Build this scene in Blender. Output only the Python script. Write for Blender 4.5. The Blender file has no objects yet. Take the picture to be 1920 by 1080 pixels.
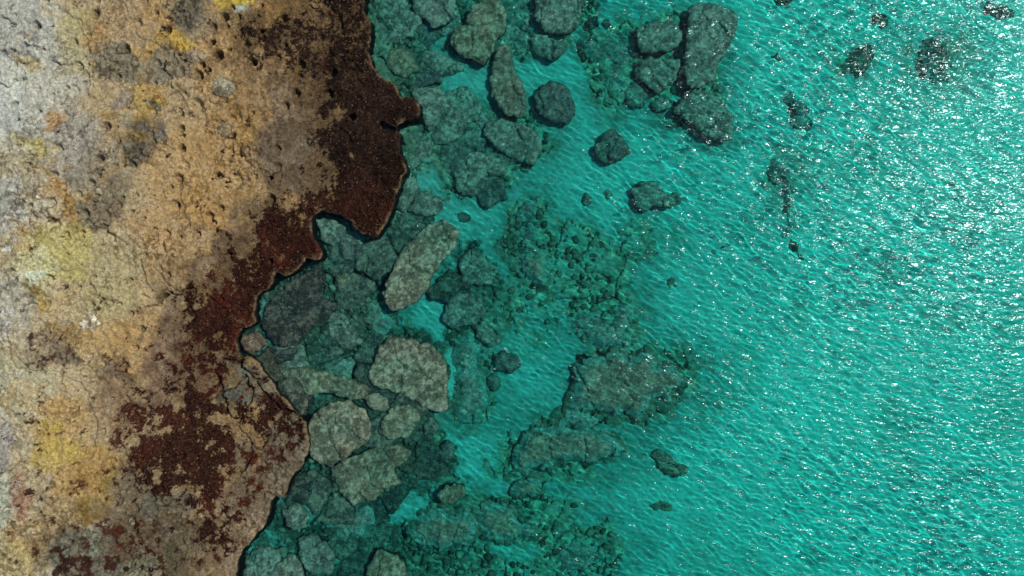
import bpy, math
import numpy as np

# ------------------------------------------------------------------ camera, light, exposure
sc = bpy.context.scene
col = sc.collection
CAM_H, PX = 32.0, 0.025                      # drone height above the sea; metres per photo pixel at sea level

cam = bpy.data.objects.new('camera', bpy.data.cameras.new('camera'))
col.objects.link(cam)
cam.location = (0, 0, CAM_H)                 # looking straight down, north-east coast up
cam.data.sensor_width = 36.0
cam.data.lens = 24.0
cam.data.clip_end = 2000
sc.camera = cam

SUN_AZ, SUN_EL = math.radians(68), math.radians(51)      # azimuth clockwise from the top of the picture
world = bpy.data.worlds.new("World")
sc.world = world
world.use_nodes = True
wn = world.node_tree
bg = wn.nodes['Background']
sky = wn.nodes.new('ShaderNodeTexSky')
sky.sky_type = 'NISHITA'
sky.sun_disc = False
sky.sun_elevation = SUN_EL
sky.sun_rotation = SUN_AZ
wn.links.new(sky.outputs[0], bg.inputs[0])
bg.inputs[1].default_value = 0.11

sun = bpy.data.lights.new('sun', 'SUN')
sun.energy = 3.6
sun.color = (1.0, 0.965, 0.92)
sun.angle = math.radians(0.5)
sun.cycles.is_caustics_light = True
sun_o = bpy.data.objects.new('sun', sun)
col.objects.link(sun_o)
sun_o.rotation_euler = (-(math.pi / 2 - SUN_EL), 0, -SUN_AZ)

sc.view_settings.view_transform = 'Standard'
sc.view_settings.look = 'None'
sc.view_settings.exposure = 0.0
sc.view_settings.gamma = 1.0
sc.view_settings.use_curve_mapping = False
sc.cycles.use_denoising = True
sc.cycles.sample_clamp_indirect = 4.0
sc.cycles.sample_clamp_direct = 12.0
sc.cycles.max_bounces = 8
sc.cycles.caustics_refractive = True
sc.cycles.caustics_reflective = False

# ------------------------------------------------------------------ numeric helpers
RNG = np.random.default_rng(7)

def lin(c):
    c = np.asarray(c, float) / 255.0
    return np.where(c <= 0.04045, c / 12.92, ((c + 0.055) / 1.055) ** 2.4)

_tabs = {}
def vnoise(x, y, scale, seed):
    """value noise in -1..1, one cell = scale"""
    if seed not in _tabs:
        _tabs[seed] = np.random.default_rng(1000 + seed).uniform(-1, 1, (256, 256)).astype('f4')
    t = _tabs[seed]
    u, v = x / scale + 37.3, y / scale + 11.7
    i, j = np.floor(u).astype(int), np.floor(v).astype(int)
    fu, fv = u - i, v - j
    fu, fv = fu * fu * fu * (fu * (fu * 6 - 15) + 10), fv * fv * fv * (fv * (fv * 6 - 15) + 10)
    i0, j0, i1, j1 = i & 255, j & 255, (i + 1) & 255, (j + 1) & 255
    a = t[j0, i0] * (1 - fu) + t[j0, i1] * fu
    b = t[j1, i0] * (1 - fu) + t[j1, i1] * fu
    return a * (1 - fv) + b * fv

def fbm(x, y, scale, seed, octaves=4, gain=0.5):
    s, a, n = 0.0, 1.0, 0.0
    for k in range(octaves):
        c, d = math.cos(0.7 * k), math.sin(0.7 * k)
        s = s + a * vnoise(c * x - d * y, d * x + c * y, scale / 2.03 ** k, seed + k)
        n += a
        a *= gain
    return s / n * 1.6

def worley(x, y, scale, seed):
    """distance to the nearest and second nearest jittered cell point (in cells) and a random value of the nearest"""
    r = np.random.default_rng(5000 + seed)
    jx, jy, jr = r.random((128, 128)), r.random((128, 128)), r.random((128, 128))
    u, v = x / scale + 53.1, y / scale + 29.9
    i, j = np.floor(u).astype(int), np.floor(v).astype(int)
    f1 = np.full(np.shape(u), 9.0); f2 = f1.copy(); rv = np.zeros(np.shape(u))
    for di in (-1, 0, 1):
        for dj in (-1, 0, 1):
            a, b = (i + di) & 127, (j + dj) & 127
            d = np.hypot(i + di + jx[b, a] - u, j + dj + jy[b, a] - v)
            near = d < f1
            f2 = np.where(near, f1, np.minimum(f2, d))
            rv = np.where(near, jr[b, a], rv)
            f1 = np.where(near, d, f1)
    return f1, f2, rv

def sstep(a, b, x):
    t = np.clip((x - a) / (b - a), 0, 1)
    return t * t * (3 - 2 * t)

def smooth_poly(pts, n=5, jag=1.2, seed=0, square=0.0, lobes=0.0):
    """closed Catmull-Rom through the points with a ragged edge"""
    p = np.asarray(pts, float)
    a, b, c, d = np.roll(p, 1, 0), p, np.roll(p, -1, 0), np.roll(p, -2, 0)
    out = []
    for t in np.arange(n) / n:
        out.append(0.5 * ((2 * b) + (c - a) * t + (2 * a - 5 * b + 4 * c - d) * t * t + (3 * b - a - 3 * c + d) * t ** 3) * (1 - square) + square * (b + (c - b) * t))
    q = np.stack(out, 1).reshape(-1, 2)
    if lobes:
        q = q + lobes * np.stack([fbm(q[:, 0], q[:, 1], 32, 380 + seed, 3), fbm(q[:, 0], q[:, 1], 32, 420 + seed, 3)], 1)
    if jag:
        q = q + jag * np.stack([fbm(q[:, 0], q[:, 1], 9, 300 + seed, 3), fbm(q[:, 0], q[:, 1], 9, 340 + seed, 3)], 1) * 2.0
    return q

def poly_sd(x, y, poly):
    """signed distance to a closed polygon, negative inside"""
    best = np.full(np.shape(x), 1e18); inside = np.zeros(np.shape(x), bool)
    n = len(poly)
    for k in range(n):
        x0, y0 = poly[k]; x1, y1 = poly[(k + 1) % n]
        ex, ey = x1 - x0, y1 - y0
        t = np.clip(((x - x0) * ex + (y - y0) * ey) / (ex * ex + ey * ey + 1e-12), 0, 1)
        best = np.minimum(best, (x - x0 - t * ex) ** 2 + (y - y0 - t * ey) ** 2)
        if y0 != y1:
            cond = (y0 > y) != (y1 > y)
            inside ^= cond & (x < ex * (y - y0) / ey + x0)
    d = np.sqrt(best)
    return np.where(inside, -d, d)

def line_d(x, y, pts):
    best = np.full(np.shape(x), 1e18)
    for (x0, y0), (x1, y1) in zip(pts[:-1], pts[1:]):
        ex, ey = x1 - x0, y1 - y0
        t = np.clip(((x - x0) * ex + (y - y0) * ey) / (ex * ex + ey * ey), 0, 1)
        best = np.minimum(best, (x - x0 - t * ex) ** 2 + (y - y0 - t * ey) ** 2)
    return np.sqrt(best)

def ground_xy(px, py, z):
    """where a point of height z stands that the drone sees at this spot of its picture (water bends the rays)"""
    k = (CAM_H - z) / CAM_H if z >= 0 else 1 - z / (CAM_H * 1.33)
    return (px - 960) * PX * k, (540 - py) * PX * k

def to_px(x, y, z):
    k = (CAM_H - z) / CAM_H if z >= 0 else 1 - z / (CAM_H * 1.33)
    return 960 + x / (PX * k), 540 - y / (PX * k)

# ------------------------------------------------------------------ mesh helpers
def make_mesh(name, v, loops, sizes, smooth=True, colors=None):
    me = bpy.data.meshes.new(name)
    me.vertices.add(len(v)); me.vertices.foreach_set('co', np.ascontiguousarray(v, 'f4').ravel())
    loops = np.ascontiguousarray(loops, 'i4').ravel()
    me.loops.add(len(loops)); me.loops.foreach_set('vertex_index', loops)
    st = np.concatenate([[0], np.cumsum(sizes)[:-1]]).astype('i4')
    me.polygons.add(len(sizes)); me.polygons.foreach_set('loop_start', st)
    me.update(calc_edges=True)
    me.polygons.foreach_set('use_smooth', np.full(len(sizes), smooth, dtype=bool))
    if colors is not None:
        at = me.color_attributes.new('tint', 'FLOAT_COLOR', 'POINT')
        c = np.ones((len(v), 4), 'f4'); c[:, :3] = colors
        at.data.foreach_set('color', c.ravel())
    return me

def link(name, me, m, receiver=False, **props):
    o = bpy.data.objects.new(name, me)
    col.objects.link(o)
    me.materials.append(m)
    for k, v in props.items(): o[k] = v
    if receiver: o.cycles.is_caustics_receiver = True
    return o

def carved(name, poly, step, top, xy, sides, tint, side_tint):
    """a mesh over a polygon of the picture plane: a fine grid inside, its rim snapped to the outline, walls hung below.
    top(px,py,sd)->z ; xy(px,py)->x,y ; sides: list of (drop below rim or ('z',z), inset metres)"""
    x0, y0 = poly.min(0) - 2 * step; x1, y1 = poly.max(0) + 2 * step
    gx, gy = np.arange(x0, x1, step), np.arange(y0, y1, step)
    X, Y = np.meshgrid(gx, gy)
    sd = poly_sd(X, Y, poly)
    ny, nx = X.shape
    idx = np.arange(nx * ny).reshape(ny, nx)
    ins = sd < -0.35 * step
    keep = ins[:-1, :-1] & ins[:-1, 1:] & ins[1:, 1:] & ins[1:, :-1]
    q = np.stack([idx[1:, :-1], idx[1:, 1:], idx[:-1, 1:], idx[:-1, :-1]], -1)[keep]      # counter-clockwise seen from above (py runs down)
    used = np.unique(q)
    remap = np.full(nx * ny, -1); remap[used] = np.arange(len(used))
    q = remap[q]
    e = np.concatenate([q[:, [0, 1]], q[:, [1, 2]], q[:, [2, 3]], q[:, [3, 0]]])
    key, rev = e[:, 0].astype('i8') * (len(used) + 1) + e[:, 1], e[:, 1].astype('i8') * (len(used) + 1) + e[:, 0]
    bd = e[~np.isin(key, rev)]
    gyd, gxd = np.gradient(sd, step)
    x, y, s = X.ravel()[used], Y.ravel()[used], sd.ravel()[used]
    nxv, nyv = gxd.ravel()[used], gyd.ravel()[used]
    ln = np.hypot(nxv, nyv) + 1e-6; nxv /= ln; nyv /= ln
    b = np.unique(bd)
    x[b] -= s[b] * nxv[b] * 0.95; y[b] -= s[b] * nyv[b] * 0.95; s[b] = -0.05 * step
    z = top(x, y, s)
    wx, wy = xy(x, y)
    V = [np.stack([wx, wy, z], 1)]; C = [tint(x, y, s, z)]
    loops = [q]; nq = len(q)
    bmap = np.full(len(used), -1); bmap[b] = np.arange(len(b))
    prev = b; base = len(used)
    pmap = np.arange(len(used))
    for k, (drop, inset) in enumerate(sides):
        zz = np.full(len(b), drop[1]) if isinstance(drop, tuple) else z[b] - drop
        jit = 1 + 1.3 * fbm(x[b], y[b] + 40 * k, 22, 70 + k, 3)
        V.append(np.stack([wx[b] - nxv[b] * inset * jit, wy[b] + nyv[b] * inset * jit, zz], 1))
        C.append(np.broadcast_to(side_tint(x[b], y[b], k), (len(b), 3)))
        nmap = np.full(len(used), -1); nmap[b] = base + np.arange(len(b))
        pa, pb = pmap[bd[:, 0]], pmap[bd[:, 1]]
        loops.append(np.stack([pb, pa, nmap[bd[:, 0]], nmap[bd[:, 1]]], 1)); nq += len(bd)
        pmap = nmap; base += len(b)
    V, C = np.concatenate(V), np.concatenate(C)
    me = make_mesh(name, V, np.concatenate(loops), np.full(nq, 4), True, C)
    return me, (X, Y, sd), (x, y, s, z)

# ------------------------------------------------------------------ materials
def new_mat(name):
    m = bpy.data.materials.new(name); m.use_nodes = True
    nt = m.node_tree
    for n in list(nt.nodes):
        if n.type != 'OUTPUT_MATERIAL': nt.nodes.remove(n)
    return m, nt, nt.nodes['Material Output']

def rock_mat(name, grain, fine, contrast, rough=0.9, bump=0.4, spec=0.2, speck=(0.25, 0.24, 0.2), speck_amt=0.0):
    """the vertex tint, broken up by two sizes of grain and light specks, with fine relief"""
    m, nt, out = new_mat(name)
    N = nt.nodes.new; L = nt.links.new
    pos = N('ShaderNodeNewGeometry')
    a = N('ShaderNodeAttribute'); a.attribute_name = 'tint'
    n1 = N('ShaderNodeTexNoise'); n1.inputs['Scale'].default_value = grain; n1.inputs['Detail'].default_value = 5; n1.inputs['Roughness'].default_value = 0.65
    n2 = N('ShaderNodeTexNoise'); n2.inputs['Scale'].default_value = fine; n2.inputs['Detail'].default_value = 4; n2.inputs['Roughness'].default_value = 0.7
    for n in (n1, n2): L(pos.outputs['Position'], n.inputs['Vector'])
    r1 = N('ShaderNodeMapRange'); r1.inputs[1].default_value = 0.25; r1.inputs[2].default_value = 0.75
    r1.inputs[3].default_value = 1 - contrast; r1.inputs[4].default_value = 1 + contrast
    r2 = N('ShaderNodeMapRange'); r2.inputs[1].default_value = 0.25; r2.inputs[2].default_value = 0.75
    r2.inputs[3].default_value = 1 - contrast; r2.inputs[4].default_value = 1 + contrast
    L(n1.outputs['Fac'], r1.inputs[0]); L(n2.outputs['Fac'], r2.inputs[0])
    mu = N('ShaderNodeMath'); mu.operation = 'MULTIPLY'; L(r1.outputs[0], mu.inputs[0]); L(r2.outputs[0], mu.inputs[1])
    vm = N('ShaderNodeVectorMath'); vm.operation = 'SCALE'; L(a.outputs['Color'], vm.inputs[0]); L(mu.outputs[0], vm.inputs['Scale'])
    last = vm.outputs[0]
    if speck_amt:
        n3 = N('ShaderNodeTexNoise'); n3.inputs['Scale'].default_value = fine * 0.8; n3.inputs['Detail'].default_value = 3
        mp = N('ShaderNodeVectorMath'); mp.operation = 'ADD'; mp.inputs[1].default_value = (17.0, 5.0, 3.0)
        L(pos.outputs['Position'], mp.inputs[0]); L(mp.outputs[0], n3.inputs['Vector'])
        r3 = N('ShaderNodeMapRange'); r3.inputs[1].default_value = 0.6; r3.inputs[2].default_value = 0.7; r3.inputs[4].default_value = speck_amt
        L(n3.outputs['Fac'], r3.inputs[0])
        mx = N('ShaderNodeMix'); mx.data_type = 'RGBA'
        L(r3.outputs[0], mx.inputs[0]); L(last, mx.inputs[6]); mx.inputs[7].default_value = (*speck, 1)
        last = mx.outputs[2]
    p = N('ShaderNodeBsdfPrincipled'); L(last, p.inputs['Base Color'])
    p.inputs['Roughness'].default_value = rough; p.inputs['Specular IOR Level'].default_value = spec
    b = N('ShaderNodeBump'); b.inputs['Strength'].default_value = bump; b.inputs['Distance'].default_value = 0.03
    L(n2.outputs['Fac'], b.inputs['Height']); L(b.outputs[0], p.inputs['Normal'])
    L(p.outputs[0], out.inputs[0])
    return m

M_SHORE = rock_mat('weathered_limestone', 7, 17, 0.52, bump=1.0, speck=(0.42, 0.38, 0.3), speck_amt=0.04, spec=0.1)
M_REEF = rock_mat('algae_rock', 8, 19, 0.62, bump=1.0, speck=(0.46, 0.42, 0.33), speck_amt=0.6)
M_BED = rock_mat('sea_floor', 6, 17, 0.3, bump=0.6)
M_RUBBLE = rock_mat('rubble_stone', 6, 18, 0.4, bump=0.6)
M_WEED = rock_mat('seaweed', 9, 30, 0.3, rough=0.75, bump=0.3, spec=0.1)

def water_surface_mat():
    m, nt, out = new_mat('rippled_water')
    N = nt.nodes.new; L = nt.links.new
    pos = N('ShaderNodeNewGeometry')
    mp = N('ShaderNodeMapping'); mp.vector_type = 'POINT'
    mp.inputs['Rotation'].default_value = (0, 0, math.radians(27)); mp.inputs['Scale'].default_value = (0.5, 1.3, 1)
    L(pos.outputs['Position'], mp.inputs['Vector'])
    n = N('ShaderNodeTexNoise'); n.inputs['Scale'].default_value = 2.9; n.inputs['Detail'].default_value = 2.5; n.inputs['Roughness'].default_value = 0.55
    n.inputs['Distortion'].default_value = 0.4
    L(mp.outputs[0], n.inputs['Vector'])
    b = N('ShaderNodeBump'); b.inputs['Strength'].default_value = 1.0; b.inputs['Distance'].default_value = BUMP
    gust = N('ShaderNodeTexNoise'); gust.inputs['Scale'].default_value = 0.16; gust.inputs['Detail'].default_value = 2
    L(mp.outputs[0], gust.inputs['Vector'])
    gr = N('ShaderNodeMapRange'); gr.inputs[1].default_value = 0.35; gr.inputs[2].default_value = 0.65; gr.inputs[3].default_value = 0.7; gr.inputs[4].default_value = 1.3
    L(gust.outputs['Fac'], gr.inputs[0])
    hm = N('ShaderNodeMath'); hm.operation = 'MULTIPLY'; L(n.outputs['Fac'], hm.inputs[0]); L(gr.outputs[0], hm.inputs[1])
    L(hm.outputs[0], b.inputs['Height'])
    refr = N('ShaderNodeBsdfRefraction'); refr.inputs['IOR'].default_value = 1.33; refr.inputs['Roughness'].default_value = 0.0
    gl = N('ShaderNodeBsdfGlossy'); gl.inputs['Roughness'].default_value = 0.12
    L(b.outputs[0], gl.inputs['Normal'])
    g2 = N('ShaderNodeBsdfGlossy'); g2.inputs['Roughness'].default_value = 0.33      # capillary wavelets too small to resolve
    L(b.outputs[0], g2.inputs['Normal'])
    gm = N('ShaderNodeMixShader'); gm.inputs[0].default_value = 0.27
    L(gl.outputs[0], gm.inputs[1]); L(g2.outputs[0], gm.inputs[2])
    fr = N('ShaderNodeFresnel'); fr.inputs[0].default_value = 1.33
    mx = N('ShaderNodeMixShader')
    L(fr.outputs[0], mx.inputs[0]); L(refr.outputs[0], mx.inputs[1]); L(gm.outputs[0], mx.inputs[2])
    L(mx.outputs[0], out.inputs[0])
    return m
BUMP = 0.148
M_WATER = water_surface_mat()

M_SEA, nt, out = new_mat('clear_turquoise_sea')
ab = nt.nodes.new('ShaderNodeVolumeAbsorption')
ab.inputs['Color'].default_value = (0.0, 0.94, 0.93, 1); ab.inputs['Density'].default_value = 1.4
nt.links.new(ab.outputs[0], out.inputs['Volume'])

# ------------------------------------------------------------------ the coast as digitised
COAST = [(694, -185), (682, -150), (692, -110), (685, -70), (688, -30), (685, 0), (683, 20), (693, 43), (692, 70), (688, 93), (695, 115), (707, 133), (720, 145), (740, 160), (752, 180),
    (768, 182), (782, 188), (787, 203), (783, 217), (768, 224), (750, 228), (743, 236), (748, 250), (745, 267), (750, 290), (760, 307),
    (762, 320), (755, 337), (751, 350), (740, 370), (737, 390), (728, 410), (713, 433), (702, 443), (687, 440), (667, 427), (653, 413), (637, 403),
    (617, 398), (597, 395), (586, 405), (582, 420), (587, 443), (598, 463), (600, 480), (590, 487), (577, 485), (567, 493), (557, 503),
    (543, 513), (527, 513), (513, 515), (510, 527), (500, 543), (481, 553), (476, 573), (477, 593), (473, 610), (452, 618), (443, 635), (446, 655),
    (452, 668), (468, 672), (484, 684), (492, 700), (508, 716), (520, 735), (538, 752), (556, 776),
    (571, 800), (575, 845), (560, 880), (540, 907), (524, 938), (508, 938), (500, 967), (480, 1003), (457, 1027), (443, 1053), (441, 1080), (436, 1160), (444, 1200), (432, 1265)]
LAND = np.array(COAST + [(-260, 1265), (-260, -185)], float)
ragged = smooth_poly(COAST + [(-260, 1265), (-260, -185)], 9, 0)
inner = (ragged[:, 0] > 380) & (ragged[:, 1] > -165) & (ragged[:, 1] < 1240)
ragged[inner] += np.stack([fbm(ragged[inner, 0], ragged[inner, 1], 15, 301, 4, .6), fbm(ragged[inner, 0], ragged[inner, 1], 15, 341, 4, .6)], 1) * 4.2
ragged = ragged[(ragged[:, 1] > -190) & (ragged[:, 1] < 1270)]
LAND_SD = ragged

PITS = [(90, 3, 8, 1), (270, 3, 11, .7), (180, 28, 10, 1), (257, 47, 12, .6), (75, 52, 8, 1), (153, 128, 8, .9), (50, 155, 9, .6), (240, 95, 9, 1), (423, 38, 9, 1.3),
    (412, 108, 10, 1.6), (402, 85, 6, 1.2), (377, 147, 9, 1.1), (300, 123, 8, .6), (227, 150, 8, .7), (375, 198, 11, .8), (208, 242, 9, 1), (40, 203, 8, .8), (23, 257, 10, .4),
    (127, 285, 8, .9), (197, 302, 9, .8), (257, 313, 8, .7), (345, 245, 7, 1), (348, 258, 5, .8), (345, 280, 7, 1), (117, 332, 8, .9), (183, 347, 8, .8), (337, 337, 10, .8), (450, 293, 5, .8),
    (320, 63, 8, 1), (478, 118, 7, 1.2), (398, 135, 4, 1), (108, 382, 9, .7), (327, 387, 11, .8), (173, 402, 7, .9), (115, 422, 9, .6), (132, 442, 9, .7),
    (393, 408, 8, .8), (312, 440, 8, .7), (203, 430, 8, .7), (265, 618, 7, .8), (247, 588, 5, .8), (257, 652, 5, .8), (470, 117, 7, 1), (562, 123, 10, 1.2), (623, 135, 8, 1.4), (555, 177, 9, 1.2),
    (535, 200, 9, .9), (615, 177, 9, 1.2), (520, 280, 7, .6), (520, 315, 9, .6), (508, 335, 4, .8), (508, 373, 9, 1), (222, 937, 11, .6), (143, 990, 8, .6), (85, 963, 5, .7),
    (245, 978, 12, .4), (505, 490, 6, 1.3), (660, 220, 7, 1.6), (405, 715, 10, .8), (145, 170, 9, .4), (170, 72, 6, .3), (290, 215, 10, .35), (123, 223, 19, .22), (300, 30, 6, .6), (185, 5, 5, .6), (440, 255, 5, .6),
    (62, 118, 12, .35), (75, 300, 7, .5), (30, 330, 9, .4), (225, 385, 9, .3), (60, 560, 10, .4), (95, 570, 8, .4)]
_r = np.random.default_rng(77)
for _k in range(170):
    _x, _y = _r.uniform(0, 540), _r.uniform(0, 1080)
    if _x < 560 - 0.25 * _y: PITS.append((_x, _y, _r.uniform(2.6, 6.5), _r.uniform(.35, .85)))
CRACKS = [([(400, 695), (412, 712), (416, 740), (428, 772), (444, 792)], 3.4, .4), ([(446, 664), (452, 690), (478, 712), (496, 742), (524, 768), (560, 786)], 3.0, .4), ([(416, 735), (440, 728), (456, 705)], 2.2, .3), ([(456, 705), (470, 735), (466, 765), (446, 790)], 2.4, .3), ([(478, 712), (500, 706)], 2.4, .3), ([(440, 676), (420, 672), (405, 690)], 2.0, .25),
    ([(-10, 33), (20, 40), (37, 50)], 2.2, .16), ([(38, 101), (55, 87), (63, 88), (87, 92)], 2.2, .3), ([(100, 112), (117, 122), (130, 124), (147, 118), (160, 108)], 2.2, .22),
    ([(-5, 163), (27, 163), (40, 150), (50, 140)], 2.0, .2), ([(267, 578), (293, 573), (300, 560), (317, 550), (335, 549), (362, 541)], 2.4, .3), ([(263, 552), (283, 557), (300, 560)], 1.8, .2),
    ([(-5, 883), (20, 882), (47, 863), (44, 845)], 2.0, .22), ([(57, 1077), (67, 1063), (97, 1060)], 1.6, .15), ([(240, 748), (260, 773), (272, 792)], 4, .16), ([(395, 190), (415, 195), (430, 197)], 1.6, .15),
    ([(410, 300), (440, 285), (470, 292)], 1.2, .1), ([(285, 500), (310, 520), (318, 545)], 1.2, .1), ([(450, 890), (470, 860), (465, 830), (440, 800)], 2.2, .25),
    ([(500, 922), (520, 935), (530, 945)], 2.5, .4), ([(60, 640), (90, 620), (95, 650), (60, 660)], 1.5, .1), ([(30, 640), (35, 670), (45, 690)], 1.8, .14)]

MAROON = [smooth_poly(p, 5, 0) for p in (
    [(600, -260), (800, -260), (790, 110), (850, 150), (880, 200), (860, 250), (840, 290), (850, 330), (830, 430), (740, 530), (650, 520), (640, 550), (600, 570), (560, 590), (530, 620),
     (500, 640), (445, 640), (440, 655), (410, 655), (380, 640), (345, 612), (352, 565), (400, 545), (440, 490), (485, 450), (500, 405), (550, 385), (590, 365), (618, 310),
     (605, 250), (622, 195), (600, 150), (560, 105), (500, 98), (470, 92), (485, 55), (545, 45), (592, 70)],
    [(243, 750), (270, 790), (290, 770), (320, 720), (350, 690), (385, 680), (410, 700), (412, 750), (425, 790), (440, 830), (455, 870), (445, 930), (400, 945), (370, 930), (310, 915), (255, 875), (240, 815)],
    [(443, 780), (460, 765), (485, 770), (500, 745), (520, 750), (548, 780), (535, 815), (505, 830), (500, 880), (470, 905), (450, 880), (455, 830)],
    [(390, 960), (410, 955), (420, 985), (408, 1020), (388, 1018), (382, 985)], [(228, 1005), (250, 1000), (262, 1025), (245, 1045), (228, 1030)],
    [(120, 1030), (145, 1020), (150, 1035), (130, 1045)], [(128, 1060), (170, 1045), (175, 1058), (135, 1075)])]

# tints of the shore rock: x, y, rx, ry, sRGB, strength
SPOTS = [(595, 240, 46, 120, (92, 74, 54), .9), (600, 130, 40, 50, (86, 62, 38), .9), (560, 330, 60, 50, (98, 80, 60), .9), (540, 60, 60, 40, (104, 78, 46), .8), (30, 120, 100, 180, (172, 169, 154), 1), (20, 40, 90, 60, (158, 154, 142), .8), (15, 200, 40, 60, (176, 175, 164), .8), (110, 160, 60, 70, (170, 163, 146), .8), (140, 270, 60, 70, (150, 143, 132), .8),
    (45, 95, 30, 14, (120, 112, 108), .6), (165, 70, 60, 62, (165, 150, 105), .9), (185, 75, 38, 42, (160, 122, 70), .9), (140, 45, 40, 40, (162, 150, 104), .7),
    (55, 112, 24, 14, (170, 152, 110), .9), (145, 120, 40, 25, (160, 150, 115), .7), (250, 30, 60, 50, (158, 130, 92), .8), (300, 35, 30, 35, (165, 128, 75), .8), (345, 78, 50, 20, (176, 140, 48), 1), (300, 100, 40, 25, (165, 130, 66), .8),
    (360, 25, 40, 45, (82, 79, 67), .85), (385, 60, 35, 25, (100, 92, 82), .7), (440, 5, 36, 14, (182, 156, 40), 1), (455, 28, 14, 10, (160, 168, 150), .9), (330, 125, 60, 35, (116, 104, 84), .8), (225, 120, 45, 40, (106, 98, 80), .8), (280, 145, 50, 25, (122, 112, 90), .8),
    (280, 190, 40, 28, (164, 132, 56), 1), (305, 180, 24, 20, (156, 118, 50), .9), (243, 208, 9, 9, (166, 128, 60), 1), (275, 232, 12, 16, (150, 120, 55), 1), (240, 190, 30, 20, (125, 110, 100), .7), (293, 205, 9, 9, (85, 84, 80), .9),
    (270, 275, 48, 42, (76, 71, 54), .95), (295, 270, 25, 45, (98, 88, 78), .8), (225, 260, 40, 40, (140, 128, 110), .6), (123, 223, 19, 24, (160, 126, 84), 1), (78, 275, 40, 22, (164, 148, 90), 1), (190, 320, 70, 35, (130, 118, 98), .7),
    (110, 350, 30, 18, (164, 122, 62), .9), (145, 372, 22, 22, (158, 118, 46), 1), (143, 398, 20, 20, (146, 108, 42), .9), (150, 425, 14, 16, (156, 120, 50), .9), (60, 370, 50, 50, (150, 142, 120), .7), (30, 390, 30, 70, (166, 162, 148), .8), (225, 390, 14, 12, (160, 118, 54), 1),
    (190, 400, 40, 40, (108, 95, 74), .85), (215, 370, 40, 40, (116, 102, 80), .8), (130, 470, 66, 56, (172, 156, 88), .9), (80, 510, 40, 55, (176, 168, 118), .8), (80, 522, 15, 22, (188, 190, 160), 1), (75, 555, 24, 20, (150, 126, 60), .8),
    (220, 490, 60, 60, (160, 142, 100), .8), (200, 560, 70, 50, (162, 146, 100), .8), (15, 470, 16, 8, (208, 204, 196), 1), (22, 610, 22, 26, (196, 190, 182), 1), (30, 570, 40, 60, (158, 152, 136), .7), (15, 690, 22, 40, (168, 158, 120), .8),
    (110, 640, 60, 45, (126, 108, 82), .8), (125, 665, 35, 30, (100, 86, 70), .7), (70, 680, 40, 30, (140, 120, 90), .7), (215, 690, 40, 24, (106, 88, 68), .8), (200, 630, 50, 40, (166, 132, 76), .8), (270, 640, 60, 60, (158, 122, 72), .7), (370, 330, 90, 90, (164, 128, 76), .7),
    (340, 480, 80, 60, (154, 122, 76), .7), (300, 430, 60, 40, (160, 126, 80), .7), (440, 250, 70, 60, (152, 116, 64), .7), (420, 130, 60, 70, (154, 120, 74), .8), (400, 390, 60, 50, (160, 122, 66), .8), (520, 220, 60, 110, (112, 90, 66), .9), (545, 290, 60, 70, (100, 82, 62), .9),
    (470, 190, 40, 80, (140, 108, 64), .8), (540, 10, 50, 40, (112, 84, 44), .9), (510, 25, 40, 22, (140, 106, 50), .8), (580, 130, 40, 30, (96, 66, 38), .9), (600, 155, 26, 26, (84, 58, 30), .9), (470, 410, 50, 60, (116, 92, 66), .9), (430, 470, 40, 50, (108, 84, 62), .9), (390, 520, 50, 40, (120, 94, 70), .8),
    (330, 610, 30, 60, (122, 96, 74), .8), (310, 680, 40, 60, (120, 94, 72), .9), (225, 760, 40, 60, (134, 106, 76), .8), (290, 740, 26, 40, (128, 98, 76), .9), (360, 720, 40, 50, (104, 78, 58), .7), (420, 640, 40, 60, (84, 64, 42), .8), (375, 655, 40, 30, (90, 66, 40), .8),
    (45, 730, 70, 60, (164, 154, 120), .8), (12, 830, 30, 50, (158, 148, 136), 1), (8, 930, 30, 60, (160, 162, 136), .9), (130, 790, 60, 50, (168, 134, 78), .8), (115, 850, 52, 32, (170, 142, 60), .9), (105, 800, 22, 16, (168, 140, 54), .8), (190, 880, 50, 50, (160, 122, 58), .9), (215, 905, 26, 40, (136, 110, 48), .8),
    (180, 950, 44, 22, (122, 96, 34), .9), (150, 900, 40, 40, (160, 124, 62), .8), (50, 930, 24, 50, (140, 96, 70), .8), (70, 1010, 60, 40, (164, 132, 78), .8), (20, 1050, 50, 40, (164, 144, 92), .8), (120, 960, 40, 30, (150, 122, 74), .6), (245, 930, 40, 60, (112, 96, 74), .9),
    (170, 1040, 90, 60, (104, 100, 84), 1), (160, 1020, 50, 26, (126, 128, 108), .8), (205, 990, 40, 16, (128, 126, 104), .8), (300, 1010, 110, 60, (98, 84, 62), 1), (340, 1060, 60, 40, (82, 78, 56), .9), (270, 1060, 40, 30, (108, 106, 84), .8), (440, 960, 60, 80, (132, 106, 78), 1), (400, 1060, 60, 50, (124, 102, 72), .9),
    (330, 940, 50, 20, (86, 88, 76), .8), (290, 940, 30, 30, (84, 82, 70), .8), (520, 870, 40, 70, (98, 84, 66), .9), (560, 820, 30, 60, (84, 80, 66), .9), (450, 850, 24, 40, (104, 92, 70), .8), (480, 660, 50, 40, (78, 76, 62), .8), (450, 725, 42, 52, (92, 92, 78), 1), (545, 840, 50, 95, (104, 94, 76), 1), (490, 930, 60, 60, (116, 100, 78), .9), (450, 1030, 50, 60, (124, 104, 78), .9), (500, 735, 40, 40, (108, 100, 82), .9), (432, 750, 20, 34, (60, 66, 58), .9)]

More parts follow.
